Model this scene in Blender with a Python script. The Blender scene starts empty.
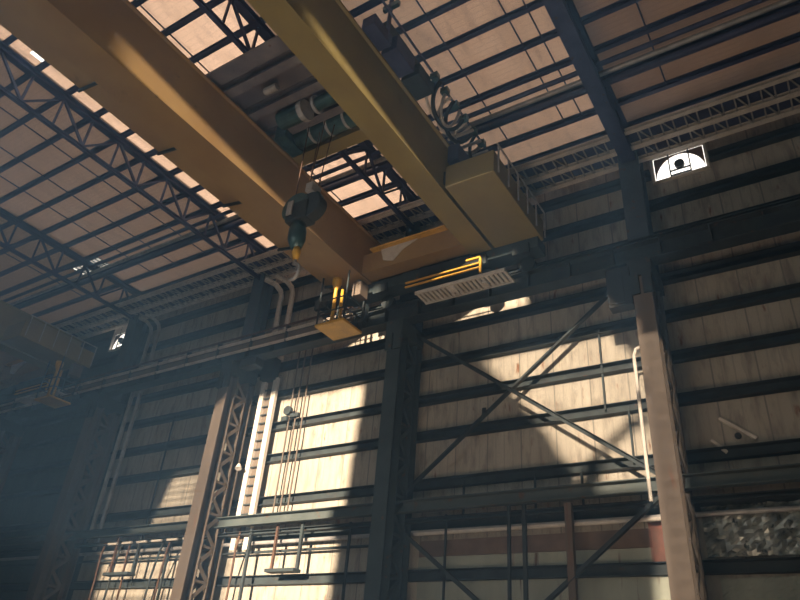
import bpy, bmesh, math, random
from mathutils import Vector, Matrix
random.seed(7)
SC = bpy.context.scene
COL = SC.collection
Z0 = 1.6                      # eye height: the numbers below are measured from the eye, everything is lifted by Z0 at the end

# ------------------------------------------------------------------ camera
cam_d = bpy.data.cameras.new('camera'); cam = bpy.data.objects.new('camera', cam_d); COL.objects.link(cam)
right = Vector((0.84433683, 0.53076295, 0.07338946)); down = Vector((-0.2234318, 0.47325863, -0.85211765)); fwd = Vector((-0.48700467, 0.70307678, 0.51817901))
up = -down; back = -fwd
cam.matrix_world = Matrix(((right.x, up.x, back.x, 0), (right.y, up.y, back.y, 0), (right.z, up.z, back.z, 0), (0, 0, 0, 1)))
cam_d.sensor_width = 36; cam_d.lens = 675.286 / 800 * 36; cam_d.clip_end = 300
SC.camera = cam

# ------------------------------------------------------------------ world, sun, lights, exposure
W = bpy.data.worlds.new('sky'); SC.world = W; W.use_nodes = True
bg = W.node_tree.nodes['Background']; bg.inputs[0].default_value = (1.0, 0.97, 0.95, 1); bg.inputs[1].default_value = 2.5
TX = -0.22                    # sideways drift of the sun per metre
TS = 0.10                     # drop of the sun per metre towards the wall
sd = bpy.data.lights.new('sun', 'SUN'); sd.energy = 20; sd.angle = math.radians(0.9); sd.color = (1.0, 0.87, 0.72)
sun = bpy.data.objects.new('sun', sd); COL.objects.link(sun)
sun.rotation_euler = Vector((TX, 1, -TS)).to_track_quat('-Z', 'Y').to_euler()
def area(name, loc, target, sx, sy, power, colour, spread=180):
    d = bpy.data.lights.new(name, 'AREA'); d.shape = 'RECTANGLE'; d.size = sx; d.size_y = sy; d.energy = power; d.color = colour
    d.spread = math.radians(spread)
    o = bpy.data.objects.new(name, d); COL.objects.link(o); o.location = loc
    o.rotation_euler = (Vector(target) - Vector(loc)).to_track_quat('-Z', 'Y').to_euler(); return o
area('floor_fill_light', (-6.5, 9, -1.2), (-12, 13, 20), 9, 7, 760, (1.0, 0.76, 0.56), 150)  # added lamp, stands in for warm bounce off the floor
area('aisle_fill_light', (-2, -6, 5), (-4, 20, 7), 16, 10, 190, (0.84, 1.0, 0.92))  # added fill lamp behind the viewer, no real fixture
SC.view_settings.view_transform = 'Standard'; SC.view_settings.look = 'None'
SC.view_settings.gamma = 1; SC.view_settings.use_curve_mapping = False; SC.view_settings.exposure = 0.0
SC.cycles.max_bounces = 6; SC.cycles.diffuse_bounces = 4; SC.cycles.use_denoising = True

# ------------------------------------------------------------------ materials
def mat(name, c, rough=0.7, metal=0.0, c2=None, scale=1.5, spots=None, streak=False, spotc=(0.12, 0.05, 0.02)):
    m = bpy.data.materials.new(name); m.use_nodes = True; nt = m.node_tree; N = nt.nodes; L = nt.links
    b = N['Principled BSDF']; b.inputs['Roughness'].default_value = rough; b.inputs['Metallic'].default_value = metal
    c2 = c2 or tuple(x * 0.6 for x in c)
    tc = N.new('ShaderNodeTexCoord'); mp = N.new('ShaderNodeMapping'); L.new(tc.outputs['Object'], mp.inputs[0])
    mp.inputs['Scale'].default_value = (1, 1, 0.12) if streak else (1, 1, 1)
    n = N.new('ShaderNodeTexNoise'); n.inputs['Scale'].default_value = scale; n.inputs['Detail'].default_value = 6; L.new(mp.outputs[0], n.inputs[0])
    r = N.new('ShaderNodeValToRGB'); r.color_ramp.elements[0].position = .35; r.color_ramp.elements[1].position = .68
    r.color_ramp.elements[0].color = (*c2, 1); r.color_ramp.elements[1].color = (*c, 1); L.new(n.outputs[0], r.inputs[0])
    out = r.outputs[0]
    if spots:
        n2 = N.new('ShaderNodeTexNoise'); n2.inputs['Scale'].default_value = scale * 2.7; n2.inputs['Detail'].default_value = 8; L.new(mp.outputs[0], n2.inputs[0])
        r2 = N.new('ShaderNodeValToRGB'); r2.color_ramp.elements[0].position = 1 - spots; r2.color_ramp.elements[1].position = min(1, 1.08 - spots)
        r2.color_ramp.elements[0].color = (0, 0, 0, 1); r2.color_ramp.elements[1].color = (1, 1, 1, 1); L.new(n2.outputs[0], r2.inputs[0])
        mx = N.new('ShaderNodeMix'); mx.data_type = 'RGBA'; L.new(r2.outputs[0], mx.inputs[0]); L.new(out, mx.inputs[6]); mx.inputs[7].default_value = (*spotc, 1)
        out = mx.outputs[2]
    L.new(out, b.inputs['Base Color']); return m

def panel_mat(name, c, c2, seam_axis, rib, seam, rust, dirt, ribdark=0.75, seam2=None):
    """ribbed steel sheet: ribs and sheet laps as real marks of the sheet, streaks running down the sheet"""
    m = bpy.data.materials.new(name); m.use_nodes = True; nt = m.node_tree; N = nt.nodes; L = nt.links
    b = N['Principled BSDF']; b.inputs['Roughness'].default_value = 0.75
    tc = N.new('ShaderNodeTexCoord'); sp = N.new('ShaderNodeSeparateXYZ'); L.new(tc.outputs['Object'], sp.inputs[0])
    def math_(op, a, bb=None):
        q = N.new('ShaderNodeMath'); q.operation = op
        for i, v in enumerate((a, bb)):
            if v is None: continue
            if isinstance(v, (int, float)): q.inputs[i].default_value = v
            else: L.new(v, q.inputs[i])
        return q.outputs[0]
    ax = sp.outputs[seam_axis]
    mp = N.new('ShaderNodeMapping'); L.new(tc.outputs['Object'], mp.inputs[0])
    mp.inputs['Scale'].default_value = (1, 1, 0.28) if seam_axis == 0 and name.startswith('wall') else (1.0, 0.3, 1)
    def noise(s, d=6):
        n = N.new('ShaderNodeTexNoise'); n.inputs['Scale'].default_value = s; n.inputs['Detail'].default_value = d; L.new(mp.outputs[0], n.inputs[0]); return n.outputs[0]
    def ramp(v, p0, p1, a=(0, 0, 0), bb=(1, 1, 1)):
        r = N.new('ShaderNodeValToRGB'); r.color_ramp.elements[0].position = p0; r.color_ramp.elements[1].position = p1
        r.color_ramp.elements[0].color = (*a, 1); r.color_ramp.elements[1].color = (*bb, 1); L.new(v, r.inputs[0]); return r.outputs[0]
    def mix(f, a, bb):
        x = N.new('ShaderNodeMix'); x.data_type = 'RGBA'
        L.new(f, x.inputs[0])
        for i, v in ((6, a), (7, bb)):
            if isinstance(v, tuple): x.inputs[i].default_value = (*v, 1)
            else: L.new(v, x.inputs[i])
        return x.outputs[2]
    col = ramp(noise(0.9), .33, .7, c2, c)
    col = mix(ramp(noise(3.1, 8), .50, .70), col, dirt)
    col = mix(ramp(noise(5.3, 9), 1 - rust, 1.1 - rust), col, (0.20, 0.085, 0.03))
    saw = math_('FRACT', math_('DIVIDE', ax, rib))
    ribm = math_('LESS_THAN', saw, 0.16)
    col = mix(ribm, col, mix(ribm, col, tuple(x * ribdark for x in c2)))
    lap = math_('LESS_THAN', math_('FRACT', math_('DIVIDE', ax, seam)), 0.035)
    col = mix(lap, col, tuple(x * 0.6 for x in c2))
    L.new(col, b.inputs['Base Color'])
    bp = N.new('ShaderNodeBump'); bp.inputs['Strength'].default_value = 0.2; bp.inputs['Distance'].default_value = 0.03
    tri = math_('PINGPONG', ax, rib / 2); L.new(math_('MULTIPLY', tri, 6.0), bp.inputs['Height']); L.new(bp.outputs[0], b.inputs['Normal'])
    return m

M = {
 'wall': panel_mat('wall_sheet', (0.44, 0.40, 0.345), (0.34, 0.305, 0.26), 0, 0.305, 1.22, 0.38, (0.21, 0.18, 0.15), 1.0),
 'shadesheet': panel_mat('wall_sheet_shaded', (0.07, 0.09, 0.085), (0.045, 0.06, 0.06), 0, 0.305, 1.22, 0.36, (0.05, 0.05, 0.045), 1.0),  # wall sheet darkened: dimness of the far bays put into the colour
 'deck': panel_mat('roof_sheet', (0.46, 0.34, 0.27), (0.36, 0.25, 0.20), 1, 0.20, 2.5, 0.30, (0.28, 0.20, 0.16), 0.9),
 'steel': mat('blue_grey_steel', (0.055, 0.065, 0.15), 0.6, 0.0, (0.03, 0.035, 0.09), 2.0, 0.36, spotc=(0.06, 0.03, 0.02)),
 'dark': mat('sooty_steel', (0.035, 0.05, 0.055), 0.7, 0.0, (0.02, 0.025, 0.03), 2.0, 0.36, spotc=(0.07, 0.035, 0.02)),
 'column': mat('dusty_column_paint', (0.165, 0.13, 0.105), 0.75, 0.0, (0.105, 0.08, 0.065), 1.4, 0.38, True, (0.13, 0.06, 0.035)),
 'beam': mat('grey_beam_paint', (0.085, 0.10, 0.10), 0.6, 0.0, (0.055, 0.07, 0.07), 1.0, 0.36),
 'shade_tone': mat('shade_dark_teal', (0.045, 0.065, 0.075), 0.7, 0.0, (0.03, 0.045, 0.05), 1.4, 0.36),  # darkened tone, shade put into the colour
 'trolley': mat('trolley_grey_paint', (0.20, 0.185, 0.20), 0.6, 0.0, (0.12, 0.11, 0.13), 1.5, 0.36),
 'upper': mat('upper_column_blue', (0.08, 0.11, 0.15), 0.7, 0.0, (0.05, 0.07, 0.10), 1.4, 0.36),  # bluer and darker than the lower shafts
 'yellow': mat('crane_yellow_paint', (0.36, 0.235, 0.10), 0.55, 0.0, (0.29, 0.175, 0.075), 0.7, 0.33, spotc=(0.20, 0.12, 0.05)),
 'yellow2': mat('dull_yellow_paint', (0.30, 0.235, 0.085), 0.6, 0.0, (0.23, 0.175, 0.07), 0.6, 0.32, spotc=(0.20, 0.15, 0.05)),
 'amber': mat('bright_amber_paint', (0.75, 0.42, 0.05), 0.45, 0.0, (0.55, 0.30, 0.04), 2.0),
 'galv': mat('galvanised_steel', (0.48, 0.47, 0.47), 0.45, 0.3, (0.32, 0.31, 0.32), 3.0),
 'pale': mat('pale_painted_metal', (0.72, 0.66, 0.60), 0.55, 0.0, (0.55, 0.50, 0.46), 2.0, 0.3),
 'rust': mat('rusty_steel', (0.13, 0.07, 0.045), 0.85, 0.0, (0.07, 0.035, 0.025), 4.0),
 'teal': mat('machine_teal_paint', (0.06, 0.13, 0.14), 0.35, 0.2, (0.03, 0.06, 0.07), 3.0),
 'black': mat('black_rubber', (0.02, 0.022, 0.026), 0.6),
 'concrete': mat('concrete_floor', (0.32, 0.29, 0.26), 0.85, 0.0, (0.22, 0.20, 0.18), 0.4),
 'foil': mat('foil_insulation', (0.50, 0.52, 0.50), 0.35, 0.35, (0.10, 0.12, 0.12), 2.4, 0.40, spotc=(0.06, 0.07, 0.07)),
 'red': mat('faded_red_paint', (0.42, 0.16, 0.12), 0.7, 0.0, (0.30, 0.16, 0.13), 4.0),
 'brownpanel': mat('brown_plank', (0.20, 0.14, 0.11), 0.8, 0.0, (0.14, 0.09, 0.07), 2.0),
 'greypanel': mat('grey_green_board', (0.40, 0.42, 0.36), 0.8, 0.0, (0.28, 0.30, 0.26), 1.3, 0.36, True),
}

# ------------------------------------------------------------------ mesh helpers
class MB:
    def __init__(s): s.bm = bmesh.new()
    def box(s, a, b):
        x0, y0, z0 = (min(a[i], b[i]) for i in range(3)); x1, y1, z1 = (max(a[i], b[i]) for i in range(3))
        v = [s.bm.verts.new(p) for p in ((x0,y0,z0),(x1,y0,z0),(x1,y1,z0),(x0,y1,z0),(x0,y0,z1),(x1,y0,z1),(x1,y1,z1),(x0,y1,z1))]
        for f in ((3,2,1,0),(4,5,6,7),(0,1,5,4),(1,2,6,5),(2,3,7,6),(3,0,4,7)): s.bm.faces.new([v[i] for i in f])
        return s
    def frame(s, p, q, upv=(0, 0, 1)):
        p = Vector(p); q = Vector(q); d = (q - p).normalized(); u = Vector(upv)
        if abs(d.dot(u)) > .98: u = Vector((0, 1, 0))
        sd_ = d.cross(u).normalized(); u = sd_.cross(d).normalized(); return p, q, sd_, u
    def prism(s, p, q, prof, upv=(0, 0, 1)):
        p, q, a, u = s.frame(p, q, upv); n = len(prof)
        v0 = [s.bm.verts.new(p + a * x + u * y) for x, y in prof]; v1 = [s.bm.verts.new(q + a * x + u * y) for x, y in prof]
        for i in range(n): s.bm.faces.new((v0[i], v0[(i+1) % n], v1[(i+1) % n], v1[i]))
        s.bm.faces.new(v0[::-1]); s.bm.faces.new(v1); return s
    def bar(s, p, q, w, h, upv=(0, 0, 1)):
        return s.prism(p, q, [(-w/2,-h/2),(w/2,-h/2),(w/2,h/2),(-w/2,h/2)], upv)
    def ibeam(s, p, q, w, h, t=0.03, upv=(0, 0, 1)):
        a, b = w/2, h/2; k = t/2
        return s.prism(p, q, [(-a,-b),(a,-b),(a,-b+t),(k,-b+t),(k,b-t),(a,b-t),(a,b),(-a,b),(-a,b-t),(-k,b-t),(-k,-b+t),(-a,-b+t)], upv)
    def cbeam(s, p, q, w, h, t=0.02, upv=(0, 0, 1)):
        a, b = w/2, h/2
        return s.prism(p, q, [(-a,-b),(a,-b),(a,-b+t),(-a+t,-b+t),(-a+t,b-t),(a,b-t),(a,b),(-a,b)], upv)
    def angle(s, p, q, w, t=0.02, upv=(0, 0, 1)):
        a = w/2
        return s.prism(p, q, [(-a,-a),(a,-a),(a,-a+t),(-a+t,-a+t),(-a+t,a),(-a,a)], upv)
    def tube(s, pts, r, n=8, caps=True):
        pts = [Vector(p) for p in pts]; rings = []; ref = None
        for i, p in enumerate(pts):
            d = (pts[min(i+1, len(pts)-1)] - pts[max(i-1, 0)]).normalized()
            if ref is None: ref = d.cross(Vector((0.31, 0.57, 0.76))).normalized()
            ref = (ref - d * ref.dot(d)).normalized(); b2 = d.cross(ref)
            rr = r[i] if isinstance(r, (list, tuple)) else r
            rings.append([s.bm.verts.new(p + (ref * math.cos(2*math.pi*k/n) + b2 * math.sin(2*math.pi*k/n)) * rr) for k in range(n)])
        for a, b in zip(rings, rings[1:]):
            for k in range(n): s.bm.faces.new((a[k], a[(k+1) % n], b[(k+1) % n], b[k]))
        if caps: s.bm.faces.new(rings[0][::-1]); s.bm.faces.new(rings[-1])
        return s
    def plate(s, axis, const, th, rect, holes):
        """thick sheet normal to axis, with rectangular holes"""
        (u0, v0, u1, v1) = rect
        us = sorted({u0, u1, *[h[0] for h in holes], *[h[2] for h in holes]}); vs = sorted({v0, v1, *[h[1] for h in holes], *[h[3] for h in holes]})
        for i in range(len(us)-1):
            run = None
            for j in range(len(vs)-1):
                cu = (us[i]+us[i+1])/2; cv = (vs[j]+vs[j+1])/2
                inside = any(h[0] < cu < h[2] and h[1] < cv < h[3] for h in holes)
                if not inside and run is None: run = vs[j]
                if run is not None and (inside or j == len(vs)-2):
                    e = vs[j] if inside else vs[j+1]
                    if th == 0:
                        s.bm.faces.new([s.bm.verts.new(p) for p in ((us[i], run, const), (us[i], e, const), (us[i+1], e, const), (us[i+1], run, const))])
                    elif axis == 'y': s.box((us[i], const, run), (us[i+1], const+th, e))
                    else: s.box((us[i], run, const), (us[i+1], e, const+th))
                    run = None
        return s
    def build(s, name, m, parent=None, bevel=0, smooth=False):
        if parent is not None:
            bmesh.ops.translate(s.bm, verts=s.bm.verts, vec=-Vector(parent['_at']))
        bmesh.ops.recalc_face_normals(s.bm, faces=s.bm.faces)
        me = bpy.data.meshes.new(name); s.bm.to_mesh(me); s.bm.free(); me.materials.append(M[m] if isinstance(m, str) else m)
        if smooth:
            for p in me.polygons: p.use_smooth = True
        o = bpy.data.objects.new(name, me); COL.objects.link(o)
        if parent is not None: o.parent = parent; o['_at'] = parent['_at'][:]
        if bevel:
            k = o.modifiers.new('bevel', 'BEVEL'); k.width = bevel; k.segments = 2; k.limit_method = 'ANGLE'
        return o
def tag(o, label=None, cat=None, group=None, kind=None):
    if label: o['label'] = label
    if cat: o['category'] = cat
    if group: o['group'] = group
    if kind: o['kind'] = kind
    return o
def thing(name, at, label, cat, group=None):
    o = bpy.data.objects.new(name, None); COL.objects.link(o); o.location = at; o['_at'] = tuple(at); o.empty_display_size = .3
    return tag(o, label, cat, group)
def copy_tree(o, delta, label=None):
    def rec(x, parent):
        c = x.copy(); COL.objects.link(c)
        if parent is not None: c.parent = parent
        for ch in [k for k in bpy.data.objects if k.parent is x]: rec(ch, c)
        return c
    kids = {}
    c = rec(o, None); c.location = Vector(o.location) + Vector(delta); c['_at'] = tuple(c.location)
    if label: c['label'] = label
    return c
ORD = ['first','second','third','fourth','fifth','sixth','seventh','eighth','ninth','tenth','eleventh','twelfth','thirteenth','fourteenth','fifteenth','sixteenth']

# ------------------------------------------------------------------ the setting
XW0, XW1 = -62.0, 12.0
ZR = 18.8                      # underside of the top chords / purlin seat
tag(MB().box((XW0, -12, -1.8), (XW1, 20.2, -1.6)).build('floor', 'concrete'), kind='structure')
win_holes = [(-3.15, 16.85, -1.35, 18.95), (-33.9, 16.5, -32.2, 18.2)]
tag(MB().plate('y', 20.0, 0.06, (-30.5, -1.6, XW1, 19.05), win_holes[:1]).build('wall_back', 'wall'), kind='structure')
tag(MB().plate('y', 20.0, 0.06, (XW0, -1.6, -30.5, 19.05), win_holes[1:]).build('wall_back', 'shadesheet'), kind='structure')
roof_holes = [(-20.9, 5.75, -19.0, 6.4), (-32.3, 15.05, -30.0, 16.3)]
for (x0, x1, tr) in ((XW0, -30.5, 0.05), (-30.5, -21.25, .12), (-21.25, -12.6, .85), (-12.6, -3.68, .22), (-3.68, XW1, 0.05)):
    kd = .85 if x1 < -20 else (.7 if x1 > 0 else 1.0)  # bay brightness of the roof put into sheet colour and translucency
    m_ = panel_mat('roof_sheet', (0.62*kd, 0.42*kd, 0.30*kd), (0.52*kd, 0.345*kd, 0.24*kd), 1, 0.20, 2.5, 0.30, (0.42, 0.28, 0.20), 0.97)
    nt = m_.node_tree; b_ = nt.nodes['Principled BSDF']; tb = nt.nodes.new('ShaderNodeBsdfTranslucent'); mx = nt.nodes.new('ShaderNodeMixShader')
    out_ = nt.nodes['Material Output']; nt.links.new(b_.inputs['Base Color'].links[0].from_socket, tb.inputs[0]); mx.inputs[0].default_value = tr
    nt.links.new(b_.outputs[0], mx.inputs[1]); nt.links.new(tb.outputs[0], mx.inputs[2]); nt.links.new(mx.outputs[0], out_.inputs[0])
    hs = [(max(h[0], x0), h[1], min(h[2], x1), h[3]) for h in roof_holes if h[0] < x1 and h[2] > x0]
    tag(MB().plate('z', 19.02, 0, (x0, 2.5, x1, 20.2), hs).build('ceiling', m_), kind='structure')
tag(MB().box((XW0-.1, -12, -1.6), (XW0, 20.1, 26)).build('wall_left', 'dark'), kind='structure')
tag(MB().box((XW1, -12, -1.6), (XW1+.1, 20.1, 26)).build('wall_right', 'dark'), kind='structure')
# added aisle behind the viewer: high roof, wall holes cut to shape sun patches
tag(MB().box((XW0, 2.4, 19.0), (XW1, 2.5, 26)).build('trim_1', 'dark'), kind='structure')
tag(MB().box((XW0, -12, 26), (XW1, 2.5, 26.1)).build('ceiling', 'dark'), kind='structure')
def inpoly(x, z, P):
    c = False
    for i in range(len(P)):
        (x1, z1), (x2, z2) = P[i], P[i-1]
        if (z1 > z) != (z2 > z) and x < (x2-x1)*(z-z1)/(z2-z1)+x1: c = not c
    return c
YB = -10.0; LIFT = (20.0 - YB) * TS
# sun patch outlines for the mask wall, with the share of rows left open
sunny = [([(-20.8, 11.1), (-15.25, 11.1), (-15.6, 6.0), (-15.9, 2.0), (-20.8, 2.0)], 1.0),
         ([(-22.6, 9.5), (-20.8, 11.1), (-20.8, 1.5), (-22.6, 1.5)], 0.5),
         ([(-16.9, 12.9), (-13.7, 12.9), (-13.7, 13.6), (-16.9, 13.6)], 1.0), ([(-11.3, 12.9), (-8.2, 12.9), (-8.2, 13.6), (-11.3, 13.6)], 0.8),
         ([(-9.9, 11.05), (-5.2, 11.05), (-4.85, 10.5), (-4.4, 10.0), (-4.4, 8.35), (-4.9, 8.2), (-6.5, 6.9), (-6.6, 6.3), (-7.6, 8.0)], 0.5),
         ([(-5.9, 7.0), (-4.9, 7.7), (-4.4, 7.75), (-4.4, 1.5), (-4.7, 1.5), (-4.6, 5.6), (-6.0, 5.6)], 0.5),
         ([(-25.5, 8.6), (-22.9, 8.6), (-22.9, 5.5), (-26.5, 5.5)], 0.34),
         ([(-28.8, 5.3), (-22.9, 5.3), (-22.9, 1.5), (-28.8, 1.5)], 0.4), ([(-4.4, 9.8), (-3.7, 9.8), (-3.7, 1.5), (-4.4, 1.5)], 0.25)]
mb = MB(); cell = 0.1; zz = -1.6
while zz < 26:
    run = None; xx = XW0; row = int(round((zz + 1.6) / cell))
    if zz - LIFT < 1.2 or zz - LIFT > 14:
        mb.box((XW0, YB, zz), (XW1, YB+.06, zz+cell)); zz += cell; continue
    while xx < XW1:
        hit = False
        for P, share in sunny:
            if inpoly(xx + cell/2 + TX * (20.0 - YB), zz + cell/2 - LIFT, P) and ((row * share) % 1.0) < share: hit = True
        if not hit and run is None: run = xx
        if hit and run is not None: mb.box((run, YB, zz), (xx, YB+.06, zz+cell)); run = None
        xx += cell
    if run is not None: mb.box((run, YB, zz), (XW1, YB+.06, zz+cell))
    zz += cell
tag(mb.build('wall_sun_mask', 'dark'), kind='structure')  # unseen wall added to shape the sunlight

# dirty skylight with wire mesh in the left roof
sk = thing('window_3', (-31.1, 15.6, 19.05), None, None); sk['kind'] = 'structure'
gm = bpy.data.materials.new('dirty_skylight'); gm.use_nodes = True; nt = gm.node_tree; tb = nt.nodes.new('ShaderNodeBsdfTranslucent'); tb.inputs[0].default_value = (.30, .30, .29, 1)
nt.links.new(tb.outputs[0], nt.nodes['Material Output'].inputs[0])
f = MB(); f.bm.faces.new([f.bm.verts.new(p) for p in ((-32.3, 15.05, 19.1), (-32.3, 16.3, 19.1), (-30.0, 16.3, 19.1), (-30.0, 15.05, 19.1))]); f.build('pane', gm, sk)
f = MB()
for k in range(9): f.box((-32.3+.285*k, 15.05, 19.0), (-32.26+.285*k, 16.3, 19.04))
for k in range(5): f.box((-32.3, 15.05+.3*k, 19.0), (-30.0, 15.09+.3*k, 19.04))
f.build('wire_mesh', 'dark', sk)

# windows high in the wall: frame, round fan shroud, glazing bars, slatted hood
def make_window(n, x0, x1, z0, z1):
    w = thing('window_%d' % n, ((x0+x1)/2, 20.0, z0), None, None); w['kind'] = 'structure'
    f = MB()
    for a, b in (((x0-.06, 19.9, z0-.06), (x0+.03, 20.08, z1)), ((x1-.03, 19.9, z0-.06), (x1+.06, 20.08, z1)), ((x0, 19.9, z0-.06), (x1, 20.08, z0+.02)), ((x0, 19.9, z1-.04), (x1, 20.08, z1+.05))): f.box(a, b)
    f.build('window_frame', 'pale', w)
    # lower half-round opening: plate with an arch cut, seen against the sky
    cx = (x0+x1)/2; r = (x1-x0)/2 - .06; n_ = 24; h1 = z0 + r*1.2 + .08
    a = MB(); pts = []
    for i in range(n_+1):
        t = math.pi * i / n_; pts.append((cx - r*math.cos(t), z0 + .04 + (r*1.2)*math.sin(t)))
    for i in range(n_):
        (xa, za), (xb, zb) = pts[i], pts[i+1]
        v = [a.bm.verts.new(p) for p in ((xa,20.0,za),(xb,20.0,zb),(xb,20.0,h1),(xa,20.0,h1),(xa,20.04,za),(xb,20.04,zb),(xb,20.04,h1),(xa,20.04,h1))]
        for q in ((0,1,2,3),(7,6,5,4),(0,4,5,1),(3,2,6,7)): a.bm.faces.new([v[k] for k in q])
    a.build('fan_shroud', 'brownpanel', w)
    s = MB()
    for k in range(3):
        z = h1 + .08 + k * (z1 - h1 - .1) / 3
        s.bar((x0, 19.95, z), (x1, 19.95, z), .02, .17, (0, -0.5, 1))
    s.build('louvre_slats', 'pale', w)
    b = MB()
    for t in (0.32, 0.70): b.box((x0 + (x1-x0)*t - .02, 19.93, z0), (x0 + (x1-x0)*t + .02, 19.97, z1))
    b.box((x0 + (x1-x0)*.32, 19.93, z0+.28), (x0+(x1-x0)*.70, 19.97, z0+.33)); b.box((x0 + (x1-x0)*.32, 19.93, z0+.08), (x0+(x1-x0)*.70, 19.97, z0+.12))
    b.build('fan_guard', 'dark', w)
    m_ = MB(); m_.tube([(cx+.02, 19.85, z0+.5), (cx+.02, 19.99, z0+.5)], .17, 14); m_.build('fan_motor', 'dark', w)
    return w
for i, h in enumerate(win_holes): make_window(i+1, *[h[k] for k in (0, 2, 1, 3)])

# dusty air in the hall
hm = bpy.data.materials.new('dusty_air'); hm.use_nodes = True; nt = hm.node_tree; nt.nodes.remove(nt.nodes['Principled BSDF'])
vs = nt.nodes.new('ShaderNodeVolumeScatter'); vs.inputs['Color'].default_value = (0.28, 0.55, 0.95, 1); vs.inputs['Density'].default_value = 0.0085; vs.inputs['Anisotropy'].default_value = 0.2
va = nt.nodes.new('ShaderNodeVolumeAbsorption'); va.inputs['Color'].default_value = (0.5, 0.58, 0.62, 1); va.inputs['Density'].default_value = 0.007
ad = nt.nodes.new('ShaderNodeAddShader'); nt.links.new(vs.outputs[0], ad.inputs[0]); nt.links.new(va.outputs[0], ad.inputs[1])
nt.links.new(ad.outputs[0], nt.nodes['Material Output'].inputs['Volume'])
tag(MB().box((XW0+.2, -9.5, -1.5), (XW1-.2, 19.95, 18.95)).build('dusty_air', hm), 'thin bluish dust haze filling the whole hall', 'haze', kind='stuff')

# ------------------------------------------------------------------ roof steel
CX = [-39.4, -30.5, -21.25, -12.6, -3.68, 5.1]          # column lines
CN = ['second line beyond the left steel column, deep in the dark', 'line left of the laced column, over the pale conduits', 'left laced column line', 'dark middle column line', 'right column line', 'line beyond the right edge']
TW = 0.0668 * ZR
YP = [6.3 + TW * (k - 3) for k in range(15)]             # purlin rows
zp = ZR
def truss(x):
    t = thing('roof_truss', (x, 19.4, 17.2), None, 'truss', 'roof trusses')
    MB().ibeam((x, 2.4, ZR-.13), (x, 19.6, ZR-.13), .30, .26).build('top_chord', 'steel', t)
    MB().ibeam((x, 2.4, 17.2), (x, 19.6, 17.2), .15, .16, .02).build('bottom_chord', 'steel', t)
    ys = YP
    for k, y in enumerate(ys):
        if y > 19.4: continue
        if k % 2 == 0: MB().bar((x, y, 17.3), (x, y, ZR-.25), .07, .07).build('web_member', 'steel', t)
        else:
            MB().angle((x, y, 17.25), (x, y, ZR-.25), .08).build('web_member', 'steel', t)
            for s in (-1, 1):
                if 2.4 < y + s*TW < 19.6: MB().angle((x, y, 17.28), (x, y + s*TW, ZR-.22), .09).build('web_member', 'steel', t)
    return t
TL = ['blue-grey roof truss deepest in the dark left end of the roof', 'dim blue-grey roof truss left of the long truss beside the crane', 'long blue-grey roof truss beside the left side of the big yellow girder',
      'roof truss seen in the gap between the two yellow crane girders', 'broad dark roof truss meeting the right wall column by the high window', None]
T = truss(CX[3]); T['label'] = TL[3]
for i in (0, 1, 2, 4):
    c_ = copy_tree(T, (CX[i]-CX[3], 0, 0), TL[i])
for ch in [k for k in bpy.data.objects if k.parent is c_ and k.name.startswith('bottom_chord')]: bpy.data.objects.remove(ch)
MB().ibeam((CX[4]-.02, 2.4, 17.25), (CX[4]-.02, 19.6, 17.25), .50, .30, .04).build('bottom_chord', 'steel', c_)
for k, y in enumerate(YP):
    n = len(YP) - 1 - k
    if y > 19.9: continue
    o = MB().cbeam((XW0, y, ZR+.11), (XW1, y, ZR+.11), .16, .24).build('roof_purlin', 'steel')
    cnt = sum(1 for yy in YP if yy <= 19.9 and yy > y)
    tag(o, 'blue-grey steel roof purlin, %s row out from the long side wall' % ORD[cnt], 'purlin', 'roof purlins')
# sag rods running across the purlins
for x, lab in ((-1.9, 'thin sag rod under the roof, right of the right column line'), (-4.85, 'thin sag rod under the roof just left of the right column truss'),
               (-5.5, 'short-spaced thin sag rod beside another one, left of the right column truss'), (-7.7, 'thin dark sag rod under the roof right of the right-hand crane girder'),
               (-9.9, 'thin sag rod above the right-hand crane girder'), (-15.6, 'thin sag rod between the girders left of the middle truss'), (-17.4, 'thin sag rod over the upper end of the left crane girder'),
               (-24.2, 'thin sag rod in the left roof bay, nearest the long truss'), (-26.4, 'thin sag rod in the middle of the left roof bay'), (-28.2, 'thin sag rod at the far side of the left roof bay'), (-34.0, 'thin sag rod in the darkest left roof bay')):
    tag(MB().tube([(x, YP[0], ZR+.02), (x, YP[-3], ZR+.02)], .028, 6).build('sag_rod', 'steel'), lab, 'rod', 'sag rods')
# pair of pale service pipes under the roof
for dy, r, m_, lab in ((0, .09, 'galv', 'pale service pipe hung under the roof parallel to the wall'), (.42, .13, 'steel', 'thick dark pipe hung under the roof beside the pale pipe'), (-.40, .09, 'steel', 'dark pipe on the hall side of the pale roof pipe')):
    tag(MB().tube([(XW0, 15.75+dy, 18.5), (XW1, 15.75+dy, 18.5)], r, 10).build('service_pipe', m_), lab, 'pipe', 'roof service pipes')
# lattice walkway along the eaves
lw = thing('lattice_walkway', (-20, 18.2, 17.35), 'pale lattice walkway with ladder-like bracing running along the eaves', 'walkway')
for y, w in ((17.6, .18), (18.4, .22), (19.15, .2)):
    MB().cbeam((XW0, y, 17.42), (XW1, y, 17.42), w, .16).build('chord', 'pale', lw)
for r0, r1 in ((17.6, 18.4), (18.4, 19.15)):
    b = MB(); x = XW0; k = 0
    while x < XW1 - .4:
        b.bar((x, r0, 17.42), (x, r1, 17.42), .05, .05)
        if k % 2: b.bar((x, r0, 17.42), (x+.38, r1, 17.42), .05, .04)
        x += .38; k += 1
    tag(b.build('lacing', 'galv', lw), kind='stuff')
tag(MB().box((XW0, 17.7, 17.52), (XW1, 19.1, 17.55)).build('deck_plate', 'steel', lw))

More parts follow.
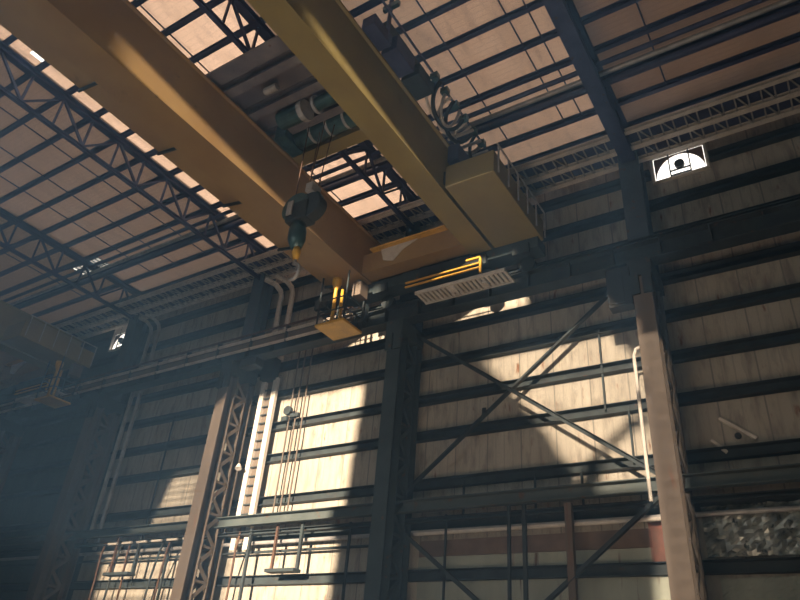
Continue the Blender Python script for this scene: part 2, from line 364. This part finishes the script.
# ------------------------------------------------------------------ wall girts
gz = [2.2, 3.75, 5.3, 6.7, 8.45, 9.85, 11.3, 12.70, 14.4, 15.8, 17.2, 18.6]
gl = ['second below the walkway beam, near the floor', 'first full row below the rusty hangers', 'right behind the walkway beam', 'just above the walkway beam', 'second above the walkway beam', 'third above the walkway beam',
      'just under the shaded band below the crane runway', 'at the height of the runway beam', 'just above the crane runway', 'second above the crane runway', 'below the high window', 'at the eaves, behind the lattice walkway']
for z, l in zip(gz, gl):
    o = MB()
    for a_, b_ in (((XW0, -34.0), (-32.1, -3.25), (-1.25, XW1)) if 16.5 < z else ((XW0, XW1),)): o.cbeam((a_, 19.86, z), (b_, 19.86, z), .26, .33, .02)  # girts drawn deeper to take in the shadow beneath them
    o = o.build('wall_girt', 'dark')
    tag(o, 'dark horizontal wall girt, %s' % l, 'girt', 'wall girts')
# thin uprights between girts
for x, z0, z1, lab in ((-26.3, 3.7, 11.3, 'thin dark upright on the wall between the pale conduits and the laced column'),
                   (-8.0, 5.3, 6.7, 'short upright strap above the walkway beam'), (-6.5, 5.3, 6.7, 'short upright strap under the sunny wedge'), (-10.5, 5.3, 6.7, 'short upright strap close to the middle column'),
                   (-4.9, 6.7, 8.45, 'short upright strap crossing the sunny wedge beside the thin white conduit'), (-5.6, 8.45, 11.3, 'dark upright strap on the sunny wedge')):
    tag(MB().cbeam((x, 19.80, z0), (x, 19.80, z1), .06, .05).build('wall_upright', 'dark'), lab, 'upright', 'wall uprights')

# ------------------------------------------------------------------ columns
def column(x, label):
    c = thing('steel_column', (x, 18.3, -1.6), label, 'column', 'wall columns')
    MB().ibeam((x, 18.28, -1.6), (x, 18.28, 11.9), .56, .50, .035, (0, 1, 0)).build('front_shaft', 'column', c)
    tag(MB().ibeam((x, 19.36, -1.6), (x, 19.36, 12.2), .56, .42, .035, (0, 1, 0)).build('rear_shaft', 'column', c))
    MB().ibeam((x-.04, 19.1, 12.2), (x-.04, 19.1, ZR), .70, .74, .04, (0, 1, 0)).build('upper_shaft', 'upper', c)
    z = -1.4; k = 0
    while z < 11.4:
        for s in (-1, 1):
            a, b = (18.52, 19.16) if k % 2 else (19.16, 18.52)
            MB().bar((x+s*.25, a, z), (x+s*.25, b, z+.62), .02, .15, (1, 0, 0) if False else (0, 0, 1)).build('lacing_bar', 'column', c)
        if k % 2 == 0:
            MB().box((x-.26, 18.50, z-.05), (x+.26, 19.18, z+.05)).build('batten', 'column', c)
        z += .62; k += 1
    MB().box((x-.36, 17.98, 11.85), (x+.36, 19.5, 12.43)).build('cap_plate', 'dark', c)
    b = MB(); b.box((x-.33, 17.95, 11.2), (x-.05, 18.05, 11.9)); b.box((x+.05, 17.95, 11.2), (x+.33, 18.05, 11.9)); b.build('bracket', 'dark', c)
    return c
cl = ['steel column in the far dark left corner, barely visible', 'dim steel column left of the two pale conduits', 'tan laced steel column with zigzag lacing, left of the sunlit wall', 'dark broad steel column in the middle, right of the sunlit wall', 'tan steel column at right, between the cross braces and the dim wall', None]
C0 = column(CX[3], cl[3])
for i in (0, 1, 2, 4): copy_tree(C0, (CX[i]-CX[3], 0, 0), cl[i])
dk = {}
for ch in [k for k in bpy.data.objects if k.parent is C0]:      # the middle column's shade is put into its colour
    if ch.data.name not in dk: dk[ch.data.name] = ch.data.copy(); dk[ch.data.name].materials[0] = M['shade_tone']
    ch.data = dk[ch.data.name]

# ------------------------------------------------------------------ crane runway
rb = thing('crane_runway_beam', (-20, 18.3, 12.43), 'long dark crane runway beam carried by the wall columns', 'beam')
MB().ibeam((XW0, 18.3, 12.78), (XW1, 18.3, 12.78), .52, .70, .05).build('girder', 'dark', rb)
MB().box((XW0, 18.24, 13.13), (XW1, 18.36, 13.2)).build('crane_rail', 'dark', rb)
x = XW0 + 1
n = 0
while x < XW1:
    if -45 < x < 8: MB().box((x-.02, 18.06, 12.48), (x+.02, 18.54, 13.08)).build('stiffener', 'dark', rb)
    x += 1.45
wr = MB(); wr.box((XW0, 18.62, 13.62), (XW1, 19.3, 13.67)); tag(wr.build('runway_walkway', 'dark'), 'dark walkway plate behind the crane runway beam', 'walkway')
# conductor bars on the hall side of the runway
cb = thing('conductor_rail', (-20, 17.85, 13.0), 'pale conductor bars along the runway, ending at the yellow crane cage', 'conductor rail')
for z, h, m_, nm in ((13.42, .05, 'rust', 'top_bar'), (13.16, .09, 'pale', 'collector_bar'), (12.72, .08, 'pale', 'collector_bar')):
    MB().cbeam((-48, 17.88, z), (-14.6, 17.88, z), .10, h, .015).build(nm, m_, cb)
tag(MB().box((-48, 17.95, 12.78), (-14.6, 17.97, 13.1)).build('backing_plate', 'column', cb))
for k in range(16): MB().box((-44+2*k, 17.84, 12.66), (-43.94+2*k, 18.06, 13.45)).build('hanger', 'dark', cb)

# ------------------------------------------------------------------ low walkway beam and things below it
be = thing('walkway_beam', (-15, 18.95, 5.7), 'long grey channel beam crossing in front of the columns low on the wall', 'beam')
MB().cbeam((XW0, 18.92, 5.72), (-21.6, 18.92, 5.72), .26, .34, .03).build('channel', 'beam', be)
MB().cbeam((-20.9, 18.92, 5.72), (XW1, 18.92, 5.72), .26, .38, .03).build('channel', 'beam', be)
MB().box((XW0, 19.05, 5.86), (XW1, 19.6, 5.9)).build('deck_plate', 'dark', be)
MB().tube([(XW0, 19.62, 5.05), (XW1, 19.62, 5.05)], .07, 8).build('pipe', 'galv', be)
MB().cbeam((XW0, 19.3, 5.35), (XW1, 19.3, 5.35), .2, .14, .02).build('lower_channel', 'dark', be)
tag(MB().tube([(XW0, 19.65, 4.72), (-12.9, 19.65, 4.72)], .05, 8).build('service_pipe', 'dark'), 'thin dark pipe below the walkway beam, left of the middle column', 'pipe')
tag(MB().tube([(-12.2, 19.6, 5.0), (-4.0, 19.6, 5.0)], .06, 8).build('service_pipe', 'pale'), 'thin pale pipe below the walkway beam, between middle and right columns', 'pipe')
# rusty hanger frames
def hanger(x0, x1, zt, zb, y, m_, label):
    h = thing('hanger_frame', ((x0+x1)/2, y, zb), label, 'hanger')
    MB().bar((x0, y, zt), (x0, y, zb), .09, .09).build('post', m_, h)
    MB().bar((x1, y, zt), (x1, y, zb), .11, .11).build('post', 'dark', h)
    MB().box((x0-.05, y-.3, zb-.05), (x1+.1, y+.1, zb+.06)).build('tread', 'dark', h)
    MB().bar((x0-.1, y, zt), (x1+.4, y, zt), .06, .06).build('top_rail', m_, h)
hanger(-17.9, -16.7, 5.6, 3.9, 19.2, 'rust', 'rusty hanging step frame under the walkway beam, left of the middle column')
hanger(-27.1, -25.6, 5.6, 4.0, 19.2, 'rust', 'rusty hanging frame under the walkway beam, left of the laced column')
hanger(-8.65, -8.15, 5.6, -1.5, 19.25, 'dark', 'pair of dark posts under the walkway beam between middle and right columns')
for x, y, w, m_, lab in ((-6.75, 19.2, .2, 'column', 'brown post below the walkway beam left of the right column'), (-10.9, 19.4, .06, 'dark', 'thin dark post below the beam next to the middle column'),
                   (-19.3, 19.3, .10, 'dark', 'dark post below the beam right of the laced column'), (-14.7, 19.4, .08, 'dark', 'thin dark post just left of the middle column'), (-23.9, 19.4, .08, 'dark', 'thin dark post left of the laced column')):
    tag(MB().bar((x, y, 5.5), (x, y, -1.6), w, w).build('steel_post', m_), lab, 'post')
# slanting pipes below the beam at left
k = 0
for x, dx in ((-28.6, .5), (-27.6, .7), (-26.7, .35), (-25.0, .8), (-24.4, .6), (-22.9, .5), (-20.3, .4)):
    k += 1
    tag(MB().tube([(x+dx, 19.3, 5.4), (x+dx*.8, 19.3, 4.8), (x+dx*.2, 19.55, 3.9), (x, 19.6, 2.2)], .045, 6).build('drop_pipe', 'rust' if k % 2 else 'dark'), 'bent drop pipe below the walkway beam, %s from the left' % ORD[k-1], 'pipe', 'drop pipes under the beam')
for i in range(6):
    x = -27.6 + i*.95
    tag(MB().tube([(x, 19.1, 5.28), (x+.62, 19.1, 5.28)], .05, 8).build('lamp_tube', 'pale'), 'short pale tube in the row under the walkway beam, %s from the left' % ORD[i], 'tube', 'pale tubes under the beam')

# X braces
def brace(p, q, w, lab, m_='dark'):
    o = MB().angle(p, q, w, .02, (0, -1, 0)).build('cross_brace', m_); tag(o, lab, 'brace', 'cross braces')
brace((-12.3, 19.0, 12.2), (-3.9, 19.0, 5.9), .13, 'upper cross brace falling to the right across the sunny wedge')
brace((-4.1, 19.15, 12.9), (-12.3, 19.15, 6.4), .17, 'upper cross brace rising to the right, behind the other one')
brace((-12.2, 19.0, 4.85), (-3.9, 19.0, -1.4), .14, 'lower cross brace falling to the right from the middle column')
brace((-3.9, 19.15, 5.7), (-12.2, 19.15, -.8), .16, 'lower cross brace rising to the right column')

# boards, foil and red sheet low on the wall
tag(MB().box((-12.2, 19.965, 4.35), (-4.7, 19.995, 4.85)).build('timber_board', 'brownpanel'), 'long brown board on the wall below the walkway beam', 'board')
for x0, x1, z0, z1, lab in ((-12.2, -8.9, 3.9, 4.33, 'left pale grey board above the lower girt'), (-8.8, -4.7, 3.9, 4.33, 'right pale grey board above the lower girt'), (-12.2, -4.2, 2.0, 3.62, 'large pale grey-green sheet at the foot of the braced bay')):
    tag(MB().box((x0, 19.965, z0), (x1, 19.995, z1)).build('wall_board', 'greypanel'), lab, 'board')
tag(MB().box((-4.75, 19.95, 3.95), (-3.9, 19.99, 5.0)).build('sheet_panel', 'red'), 'faded red sheet beside the right column below the beam', 'panel')
def crumpled(x0, x1, z0, z1, y, nx, nz, amp, name, lab, cat, m_):
    b = bmesh.new(); g = [[b.verts.new((x0+(x1-x0)*i/nx, y-.03-abs(random.gauss(0, amp)), z0+(z1-z0)*j/nz + random.uniform(-.02, .02))) for j in range(nz+1)] for i in range(nx+1)]
    for i in range(nx):
        for j in range(nz): b.faces.new((g[i][j], g[i+1][j], g[i+1][j+1], g[i][j+1]))
    me = bpy.data.meshes.new(name); b.to_mesh(me); b.free(); me.materials.append(M[m_]); o = bpy.data.objects.new(name, me); COL.objects.link(o)
    k = o.modifiers.new('thick', 'SOLIDIFY'); k.thickness = .02; tag(o, lab, cat)
crumpled(-3.3, 5, 4.0, 5.3, 19.93, 70, 14, .05, 'foil_insulation', 'crumpled grey foil insulation on the wall right of the right column', 'insulation', 'foil')
crumpled(-3.1, 5, 1.8, 3.5, 19.95, 90, 26, .015, 'rough_wall_lining', 'rough light grey lining at the bottom right of the wall', 'lining', 'greypanel')

# ------------------------------------------------------------------ conduits and ducts
def conduit(x, zt, zb, y, r, m_, lab, bend=True):
    pts = [(x, y, zb), (x, y, zt)]
    if bend: pts += [(x-.08, y-.05, zt+.35), (x-.28, y-.25, zt+.65), (x-.6, y-.7, zt+.8)]
    tag(MB().tube(pts, r, 8).build('conduit', m_), lab, 'conduit', 'vertical wall conduits')
conduit(-29.9, 16.6, 5.6, 19.6, .10, 'galv', 'left of two pale conduits climbing the dim left wall')
conduit(-29.25, 16.6, 5.2, 19.6, .10, 'galv', 'right of two pale conduits climbing the dim left wall')
conduit(-20.45, 16.4, 12.9, 19.6, .13, 'pale', 'left upper conduit with curved top, under the left crane girder end')
conduit(-19.75, 16.4, 12.9, 19.6, .13, 'pale', 'right upper conduit with curved top, under the left crane girder end')
ct = thing('cable_ladder', (-20.1, 19.6, 4.9), 'white-edged vertical cable ladder on the sunlit wall right of the laced column', 'cable ladder')
MB().cbeam((-20.38, 19.55, 4.8), (-20.38, 19.55, 11.9), .16, .24, .02, (1, 0, 0)).build('side_rail', 'pale', ct)
MB().cbeam((-19.70, 19.55, 4.8), (-19.70, 19.55, 12.0), .16, .24, .02, (1, 0, 0)).build('side_rail', 'pale', ct)
MB().box((-20.25, 19.62, 5), (-19.85, 19.66, 12)).build('back_plate', 'column', ct)
z = 5.0
while z < 11.8:
    MB().box((-20.3, 19.5, z), (-19.78, 19.56, z+.05)).build('rung', 'dark', ct); z += .38
for x, lab in ((-18.75, 'left of the three thin pipes on the sunlit wall'), (-18.4, 'middle of the three thin pipes on the sunlit wall'), (-18.02, 'right of the three thin pipes on the sunlit wall')):
    tag(MB().tube([(x, 19.68, 6.0), (x+.03, 19.68, 9), (x, 19.68, 13.9)], .035, 6).build('thin_pipe', 'column'), lab, 'pipe', 'thin pipes on the sunlit wall')
rs = thing('valve_cluster', (-18.7, 19.6, 10.2), 'small dark valve cluster on the thin pipes of the sunlit wall', 'valve')
MB().tube([(-18.75, 19.5, 10.35), (-18.75, 19.66, 10.35)], .20, 12).build('wheel', 'dark', rs)
MB().box((-18.55, 19.5, 10.0), (-18.1, 19.66, 10.16)).build('valve_body', 'dark', rs); MB().box((-19.0, 19.5, 9.9), (-18.7, 19.62, 10.1)).build('valve_body', 'dark', rs)
tag(MB().tube([(-4.28, 18.6, 5.2), (-4.28, 18.6, 9.5), (-4.2, 18.58, 9.7), (-3.98, 18.5, 9.72)], .05, 8).build('conduit', 'pale'), 'thin white conduit standing beside the left edge of the right column', 'conduit')
jb = thing('junction_box', (-4.45, 18.1, 10.9), 'dark box fixed left of the right column under the runway', 'box')
MB().box((-4.7, 17.95, 10.9), (-3.97, 18.35, 12.28)).build('housing', 'black', jb, .02); MB().box((-4.7, 17.93, 11.0), (-4.2, 17.95, 12.1)).build('door', 'black', jb)
jb = thing('junction_box', (-20.3, 18.1, 12.0), 'dark cable box under the runway above the white cable ladder', 'box')
MB().box((-20.5, 18.0, 12.0), (-19.6, 18.5, 12.35)).build('housing', 'dark', jb, .02); MB().box((-20.4, 19.2, 11.9), (-19.7, 19.6, 12.9)).build('riser', 'dark', jb)
sl = thing('wall_lamp', (-20.6, 19.4, 7.9), 'small wall lamp on an arm between the laced column and the cable ladder', 'lamp')
MB().tube([(-20.9, 19.3, 8.1), (-20.6, 19.2, 8.15), (-20.5, 19.1, 8.1)], .03, 6).build('arm', 'dark', sl); MB().tube([(-20.5, 19.1, 8.1), (-20.45, 19.05, 7.9)], [.06, .14], 10).build('shade', 'pale', sl)

# torn sheet flaps on the dim right wall
for k, (a, b_) in enumerate((((-2.45, 7.75), (-1.6, 7.05)), ((-2.75, 7.15), (-2.4, 6.75)))):
    tag(MB().prism((a[0], 19.93, a[1]), (b_[0], 19.93, b_[1]), [(-.03, -.05), (.03, -.03), (.02, .05), (-.02, .03)]).build('torn_flap', 'pale'), ['longer', 'shorter'][k] + ' slanting pale torn strip on the dim right wall', 'strip')
tag(MB().tube([(-2.05, 19.94, 7.2), (-2.05, 20, 7.2)], .09, 10).build('wall_hole', 'black'), 'small dark round patch on the right wall below the torn strip', 'patch')
tag(MB().box((-9.95, 19.96, 8.95), (-9.8, 19.995, 9.25)).build('wall_hole', 'black'), 'small dark mark on the wall left of the sunny wedge', 'patch')

# ------------------------------------------------------------------ bridge crane
def bridge_crane(label):
    c = thing('bridge_crane', (-12.0, 10, 14.2), label, 'crane', 'bridge cranes')
    def girder(x0, x1, m_, wide_l=0):
        g = MB(); g.box((x0, 2.0, 14.24), (x1, 18.2, 16.2)); o = g.build('girder', m_, c)
        MB().box((x0-.03, 2.0, 14.2), (x1+.03, 18.2, 14.25)).build('bottom_flange', m_, c)
        MB().box((x0-.12, 2.0, 16.2), (x1+.10, 18.2, 16.26)).build('top_flange', m_, c)
        MB().box(((x0+x1)/2-.04, 2.0, 16.26), ((x0+x1)/2+.04, 18.0, 16.38)).build('trolley_rail', 'dark', c)
    girder(-14.85, -13.75, 'yellow'); girder(-9.32, -8.55, 'yellow2')
    # walkway on the outer side of the left girder
    MB().box((-15.85, 2.0, 14.55), (-14.85, 18.0, 14.60)).build('walkway_plate', 'yellow', c)
    for k in range(6): MB().bar((-15.9, 3+2.9*k, 14.5), (-14.85, 3+2.9*k, 14.3), .06, .1).build('walkway_bracket', 'dark', c)
    r = MB(); r.tube([(-15.85, 2, 15.6), (-15.85, 18, 15.6)], .03, 6); r.tube([(-15.85, 2, 15.1), (-15.85, 18, 15.1)], .025, 6)
    for k in range(9): r.bar((-15.85, 2.2+1.9*k, 14.6), (-15.85, 2.2+1.9*k, 15.6), .04, .04)
    r.build('handrail', 'yellow', c)
    # wide end box beside the right girder
    MB().box((-8.42, 14.1, 14.22), (-6.72, 18.1, 15.1)).build('end_box', 'yellow2', c, .03)
    MB().box((-8.55, 14.2, 14.5), (-8.42, 18.0, 15.0)).build('joint_strip', 'dark', c)
    g = MB()
    for k in range(6): g.tube([(-6.65, 14.3+.75*k, 14.3), (-6.65, 14.3+.75*k, 15.4)], .03, 6)
    g.tube([(-6.65, 14.2, 15.4), (-6.65, 18.1, 15.4)], .03, 6); g.build('side_rail', 'galv', c)
    # end truck along the runway
    MB().box((-16.4, 17.75, 13.8), (-6.8, 18.45, 14.25)).build('end_truck', 'shade_tone', c, .02)  # dark tone stands for the shade beneath the crane
    MB().box((-13.75, 17.1, 14.3), (-9.3, 17.75, 15.15)).build('end_tie', 'yellow', c)
    MB().box((-13.3, 16.85, 15.13), (-10.0, 17.15, 15.2)).build('tie_flange', 'amber', c)
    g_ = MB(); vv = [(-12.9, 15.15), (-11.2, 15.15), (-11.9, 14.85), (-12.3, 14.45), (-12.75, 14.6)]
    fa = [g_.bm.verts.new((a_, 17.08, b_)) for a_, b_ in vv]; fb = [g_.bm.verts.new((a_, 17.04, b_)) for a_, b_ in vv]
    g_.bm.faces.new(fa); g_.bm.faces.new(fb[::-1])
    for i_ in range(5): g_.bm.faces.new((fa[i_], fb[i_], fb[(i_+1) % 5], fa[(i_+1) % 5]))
    g_.build('sun_patch', 'pale', c)  # added pale plate, stands in for a sunlit patch
    for x in (-16.1, -13.2, -9.0, -7.4):
        MB().tube([(x, 18.2, 13.5), (x, 18.4, 13.5)], .29, 18).build('wheel', 'dark', c)
        MB().box((x-.3, 17.62, 13.6), (x+.3, 17.76, 14.0)).build('wheel_guard', 'dark', c)
    MB().box((-11.4, 17.55, 13.7), (-9.3, 17.75, 14.1)).build('drive_motor_cover', 'black', c, .03)
    for z in (13.42, 13.24): MB().bar((-11.8, 17.3, z), (-8.75, 17.3, z), .07, .05).build('platform_rail', 'amber', c)
    MB().bar((-8.75, 17.3, 13.62), (-8.75, 17.3, 13.0), .07, .07).build('platform_post', 'amber', c); MB().bar((-9.3, 17.3, 13.66), (-8.75, 17.3, 13.66), .07, .07).build('platform_post', 'amber', c)
    p = MB(); x = -11.3
    while x < -7.9:
        p.box((x, 17.25, 12.78), (x+.10, 17.95, 12.84)); x += .17
    p.box((-11.3, 17.2, 12.75), (-7.8, 17.27, 12.87)); p.box((-11.3, 17.93, 12.75), (-7.8, 18.0, 12.87)); p.box((-10.0, 17.3, 12.68), (-9.75, 17.6, 12.76)); p.box((-8.8, 17.5, 12.68), (-8.6, 17.8, 12.76))
    p.build('grating_platform', 'pale', c)
    # service cage under the left girder end
    MB().box((-15.25, 16.55, 12.0), (-13.9, 17.75, 12.1)).build('cage_floor', 'amber', c, .02)
    k = MB()
    for x, y in ((-15.2, 16.6), (-13.95, 16.6), (-15.2, 17.7), (-13.95, 17.7)): k.bar((x, y, 12.1), (x, y, 14.2), .05, .05)
    for z in (12.6, 13.1):
        k.bar((-15.2, 16.6, z), (-13.95, 16.6, z), .04, .04); k.bar((-15.2, 17.7, z), (-13.95, 17.7, z), .04, .04); k.bar((-15.2, 16.6, z), (-15.2, 17.7, z), .04, .04); k.bar((-13.95, 16.6, z), (-13.95, 17.7, z), .04, .04)
    k.build('cage_frame', 'dark', c)
    MB().tube([(-14.75, 16.9, 12.3), (-14.75, 16.9, 13.7), (-14.75, 16.9, 14.0), (-14.75, 16.9, 14.2)], [.07, .07, .2, .2], 14).build('buffer_post', 'amber', c, smooth=True)
    MB().tube([(-14.45, 17.0, 12.3), (-14.5, 17.0, 13.7)], .06, 12).build('buffer_post', 'amber', c, smooth=True)
    MB().box((-14.2, 17.2, 13.45), (-13.8, 17.7, 14.1)).build('switch_box', 'column', c, .02)
    return c
crane = bridge_crane('large yellow twin-girder bridge crane crossing the hall in the middle')
c2 = copy_tree(crane, (-25.3, 0, 0), 'dim yellow bridge crane end in the dark at the left edge')
for ch in [k for k in bpy.data.objects if k.parent is c2 and k.name.split('.')[0] in ('cage_floor', 'cage_frame', 'buffer_post', 'switch_box')]: ch.location.x += 7.2

# trolley on the crane
t = thing('crane_trolley', (-11.6, 11, 16.4), 'dark hoist trolley with machinery riding across the two yellow girders', 'trolley')
for y in (9.2, 10.3, 11.4): MB().ibeam((-14.4, y, 16.62), (-8.8, y, 16.62), .3, .42).build('cross_beam', 'trolley', t)
MB().box((-14.4, 12.35, 16.30), (-8.8, 12.85, 16.95)).build('end_beam', 'yellow2', t)
MB().box((-14.3, 9.0, 16.85), (-8.9, 12.6, 16.9)).build('deck', 'trolley', t)
MB().bar((-14.4, 8.6, 16.6), (-8.9, 8.6, 16.6), .5, .1).build('step_plate', 'trolley', t)
d = MB(); d.tube([(-13.3, 11.9, 16.5), (-10.0, 11.9, 16.5)], .34, 20); d.build('rope_drum', 'teal', t, smooth=False)
for k in range(5): MB().tube([(-13.1+k*.7, 11.9, 16.5), (-13.0+k*.7, 11.9, 16.5)], .36, 20).build('rope_wrap', 'galv', t)
MB().tube([(-12.9, 10.85, 16.35), (-12.0, 10.85, 16.35)], .30, 16).build('hoist_motor', 'teal', t)
MB().tube([(-12.0, 10.85, 16.35), (-11.8, 10.85, 16.35)], .36, 16).build('motor_flange', 'galv', t)
MB().tube([(-11.3, 10.8, 16.3), (-10.6, 10.8, 16.3)], .22, 16).build('brake', 'teal', t); MB().tube([(-11.4, 10.8, 16.3), (-11.3, 10.8, 16.3)], .3, 16).build('brake_disc', 'galv', t)
MB().box((-13.5, 11.2, 16.1), (-13.0, 12.2, 16.8)).build('gearbox', 'teal', t, .04)
MB().box((-10.5, 11.3, 16.2), (-9.9, 11.9, 16.8)).build('gearbox', 'teal', t, .04)
MB().tube([(-12.6, 9.7, 16.45), (-12.1, 9.7, 16.45)], .12, 10).build('small_motor', 'galv', t)

# hook block
h = thing('hook_block', (-11.75, 11.3, 11), 'dark hanging hook block with a silver hook below the trolley', 'hook')
hx, hy = -11.60, 11.3
def disc(x, z, r, w, m_, nm):
    MB().tube([(hx+x, hy-w/2, z), (hx+x, hy+w/2, z)], r, 22).build(nm, m_, h, .015)
disc(.24, 12.52, .50, .16, 'teal', 'sheave'); disc(.34, 12.42, .44, .36, 'dark', 'sheave'); disc(-.14, 12.48, .50, .44, 'teal', 'sheave')
MB().box((hx-.42, hy-.26, 11.95), (hx+.36, hy+.26, 12.6)).build('housing', 'dark', h, .05)
MB().box((hx-.3, hy-.36, 12.1), (hx-.1, hy-.32, 12.6)).build('cheek_plate', 'galv', h)
MB().box((hx+.25, hy-.3, 12.85), (hx+.5, hy+.1, 13.15)).build('rope_guard', 'galv', h)
MB().tube([(hx-.08, hy, 12.0), (hx-.05, hy, 11.7), (hx-.03, hy, 11.35), (hx, hy, 11.05)], [.18, .26, .26, .16], 14).build('swivel', 'teal', h, smooth=True)
MB().tube([(hx+.05, hy, 11.1), (hx+.06, hy, 10.88), (hx+.08, hy, 10.62)], [.08, .13, .07], 12).build('collar', 'amber', h, smooth=True)
hp = []
for i in range(14):
    a = math.radians(100 - i * 19); hp.append((hx+.08 + .20*math.cos(a), hy, 10.22 + .26*math.sin(a)))
MB().tube([(hx+.08, hy, 10.7)] + hp, [.05]+[.055]*10+[.05, .045, .035, .02], 10).build('hook', 'galv', h, smooth=True)
for i, (x, y) in enumerate(((-.25, -.15), (-.1, .15), (.15, -.1), (.3, .12))):
    MB().tube([(hx+x, hy+y, 12.8), (hx+x*1.6-.2, hy+.3+y, 16.3)], .018, 6).build('wire_rope', 'rust', h)

# festoon and electrical gear on the right girder
f = thing('festoon_gear', (-8.1, 11, 16.3), 'dark electrical gear with looping cables along the right yellow girder', 'electrical gear')
MB().box((-8.5, 9.2, 16.3), (-8.05, 10.1, 16.75)).build('control_cabinet', 'steel', f, .03)
MB().box((-8.5, 10.2, 16.3), (-7.95, 11.2, 16.9)).build('control_cabinet', 'steel', f, .03)
MB().box((-8.5, 11.3, 16.3), (-7.85, 12.2, 16.8)).build('control_cabinet', 'dark', f, .03)
MB().box((-8.5, 10.0, 16.9), (-8.2, 12.2, 17.5)).build('resistor_bank', 'dark', f, .02)
MB().tube([(-8.1, 9.9, 16.5), (-8.1, 9.9, 18.2)], .07, 8).build('mast', 'steel', f); MB().bar((-8.35, 9.9, 17.9), (-7.8, 9.9, 17.9), .12, .2).build('mast_arm', 'teal', f)
MB().bar((-7.75, 8.0, 16.9), (-7.75, 16.2, 16.9), .05, .08).build('festoon_track', 'steel', f)
for k, (y0, y1, dx, dz, m_, r) in enumerate(((12.0, 14.1, .62, .5, 'pale', .05), (12.3, 13.9, .45, .8, 'black', .07), (13.0, 14.4, .75, .4, 'pale', .045), (13.2, 14.6, .5, .7, 'black', .07), (12.7, 13.6, .3, .9, 'galv', .05), (14.0, 15.3, .6, .5, 'galv', .06), (14.8, 15.8, .4, .6, 'black', .06))):
    pts = [(-7.7 - dx*math.sin(math.pi*i/16), (y0+y1)/2 - (y1-y0)/2*math.cos(math.pi*i/16)*(1+.25*math.sin(math.pi*i/16)), 16.85 - dz*math.sin(math.pi*i/16)) for i in range(17)]
    MB().tube(pts, r, 8).build('cable_loop', m_, f, smooth=True)
for k in range(6): MB().box((-7.85, 11.9+.65*k, 16.7), (-7.6, 12.1+.65*k, 16.9)).build('cable_trolley', 'teal', f)
for k in range(3): MB().bar((-8.45, 14.2+.55*k, 16.4), (-7.5, 14.2+.55*k, 16.4), .1, .06).build('stub_arm', 'galv', f)
MB().box((-8.5, 14.3, 15.5), (-8.1, 15.3, 16.2)).build('junction_cabinet', 'steel', f, .02)

# ------------------------------------------------------------------ lift everything so that the floor is at zero
for o in list(bpy.data.objects):
    if o.parent is None: o.location.z += Z0
    if '_at' in o: del o['_at']
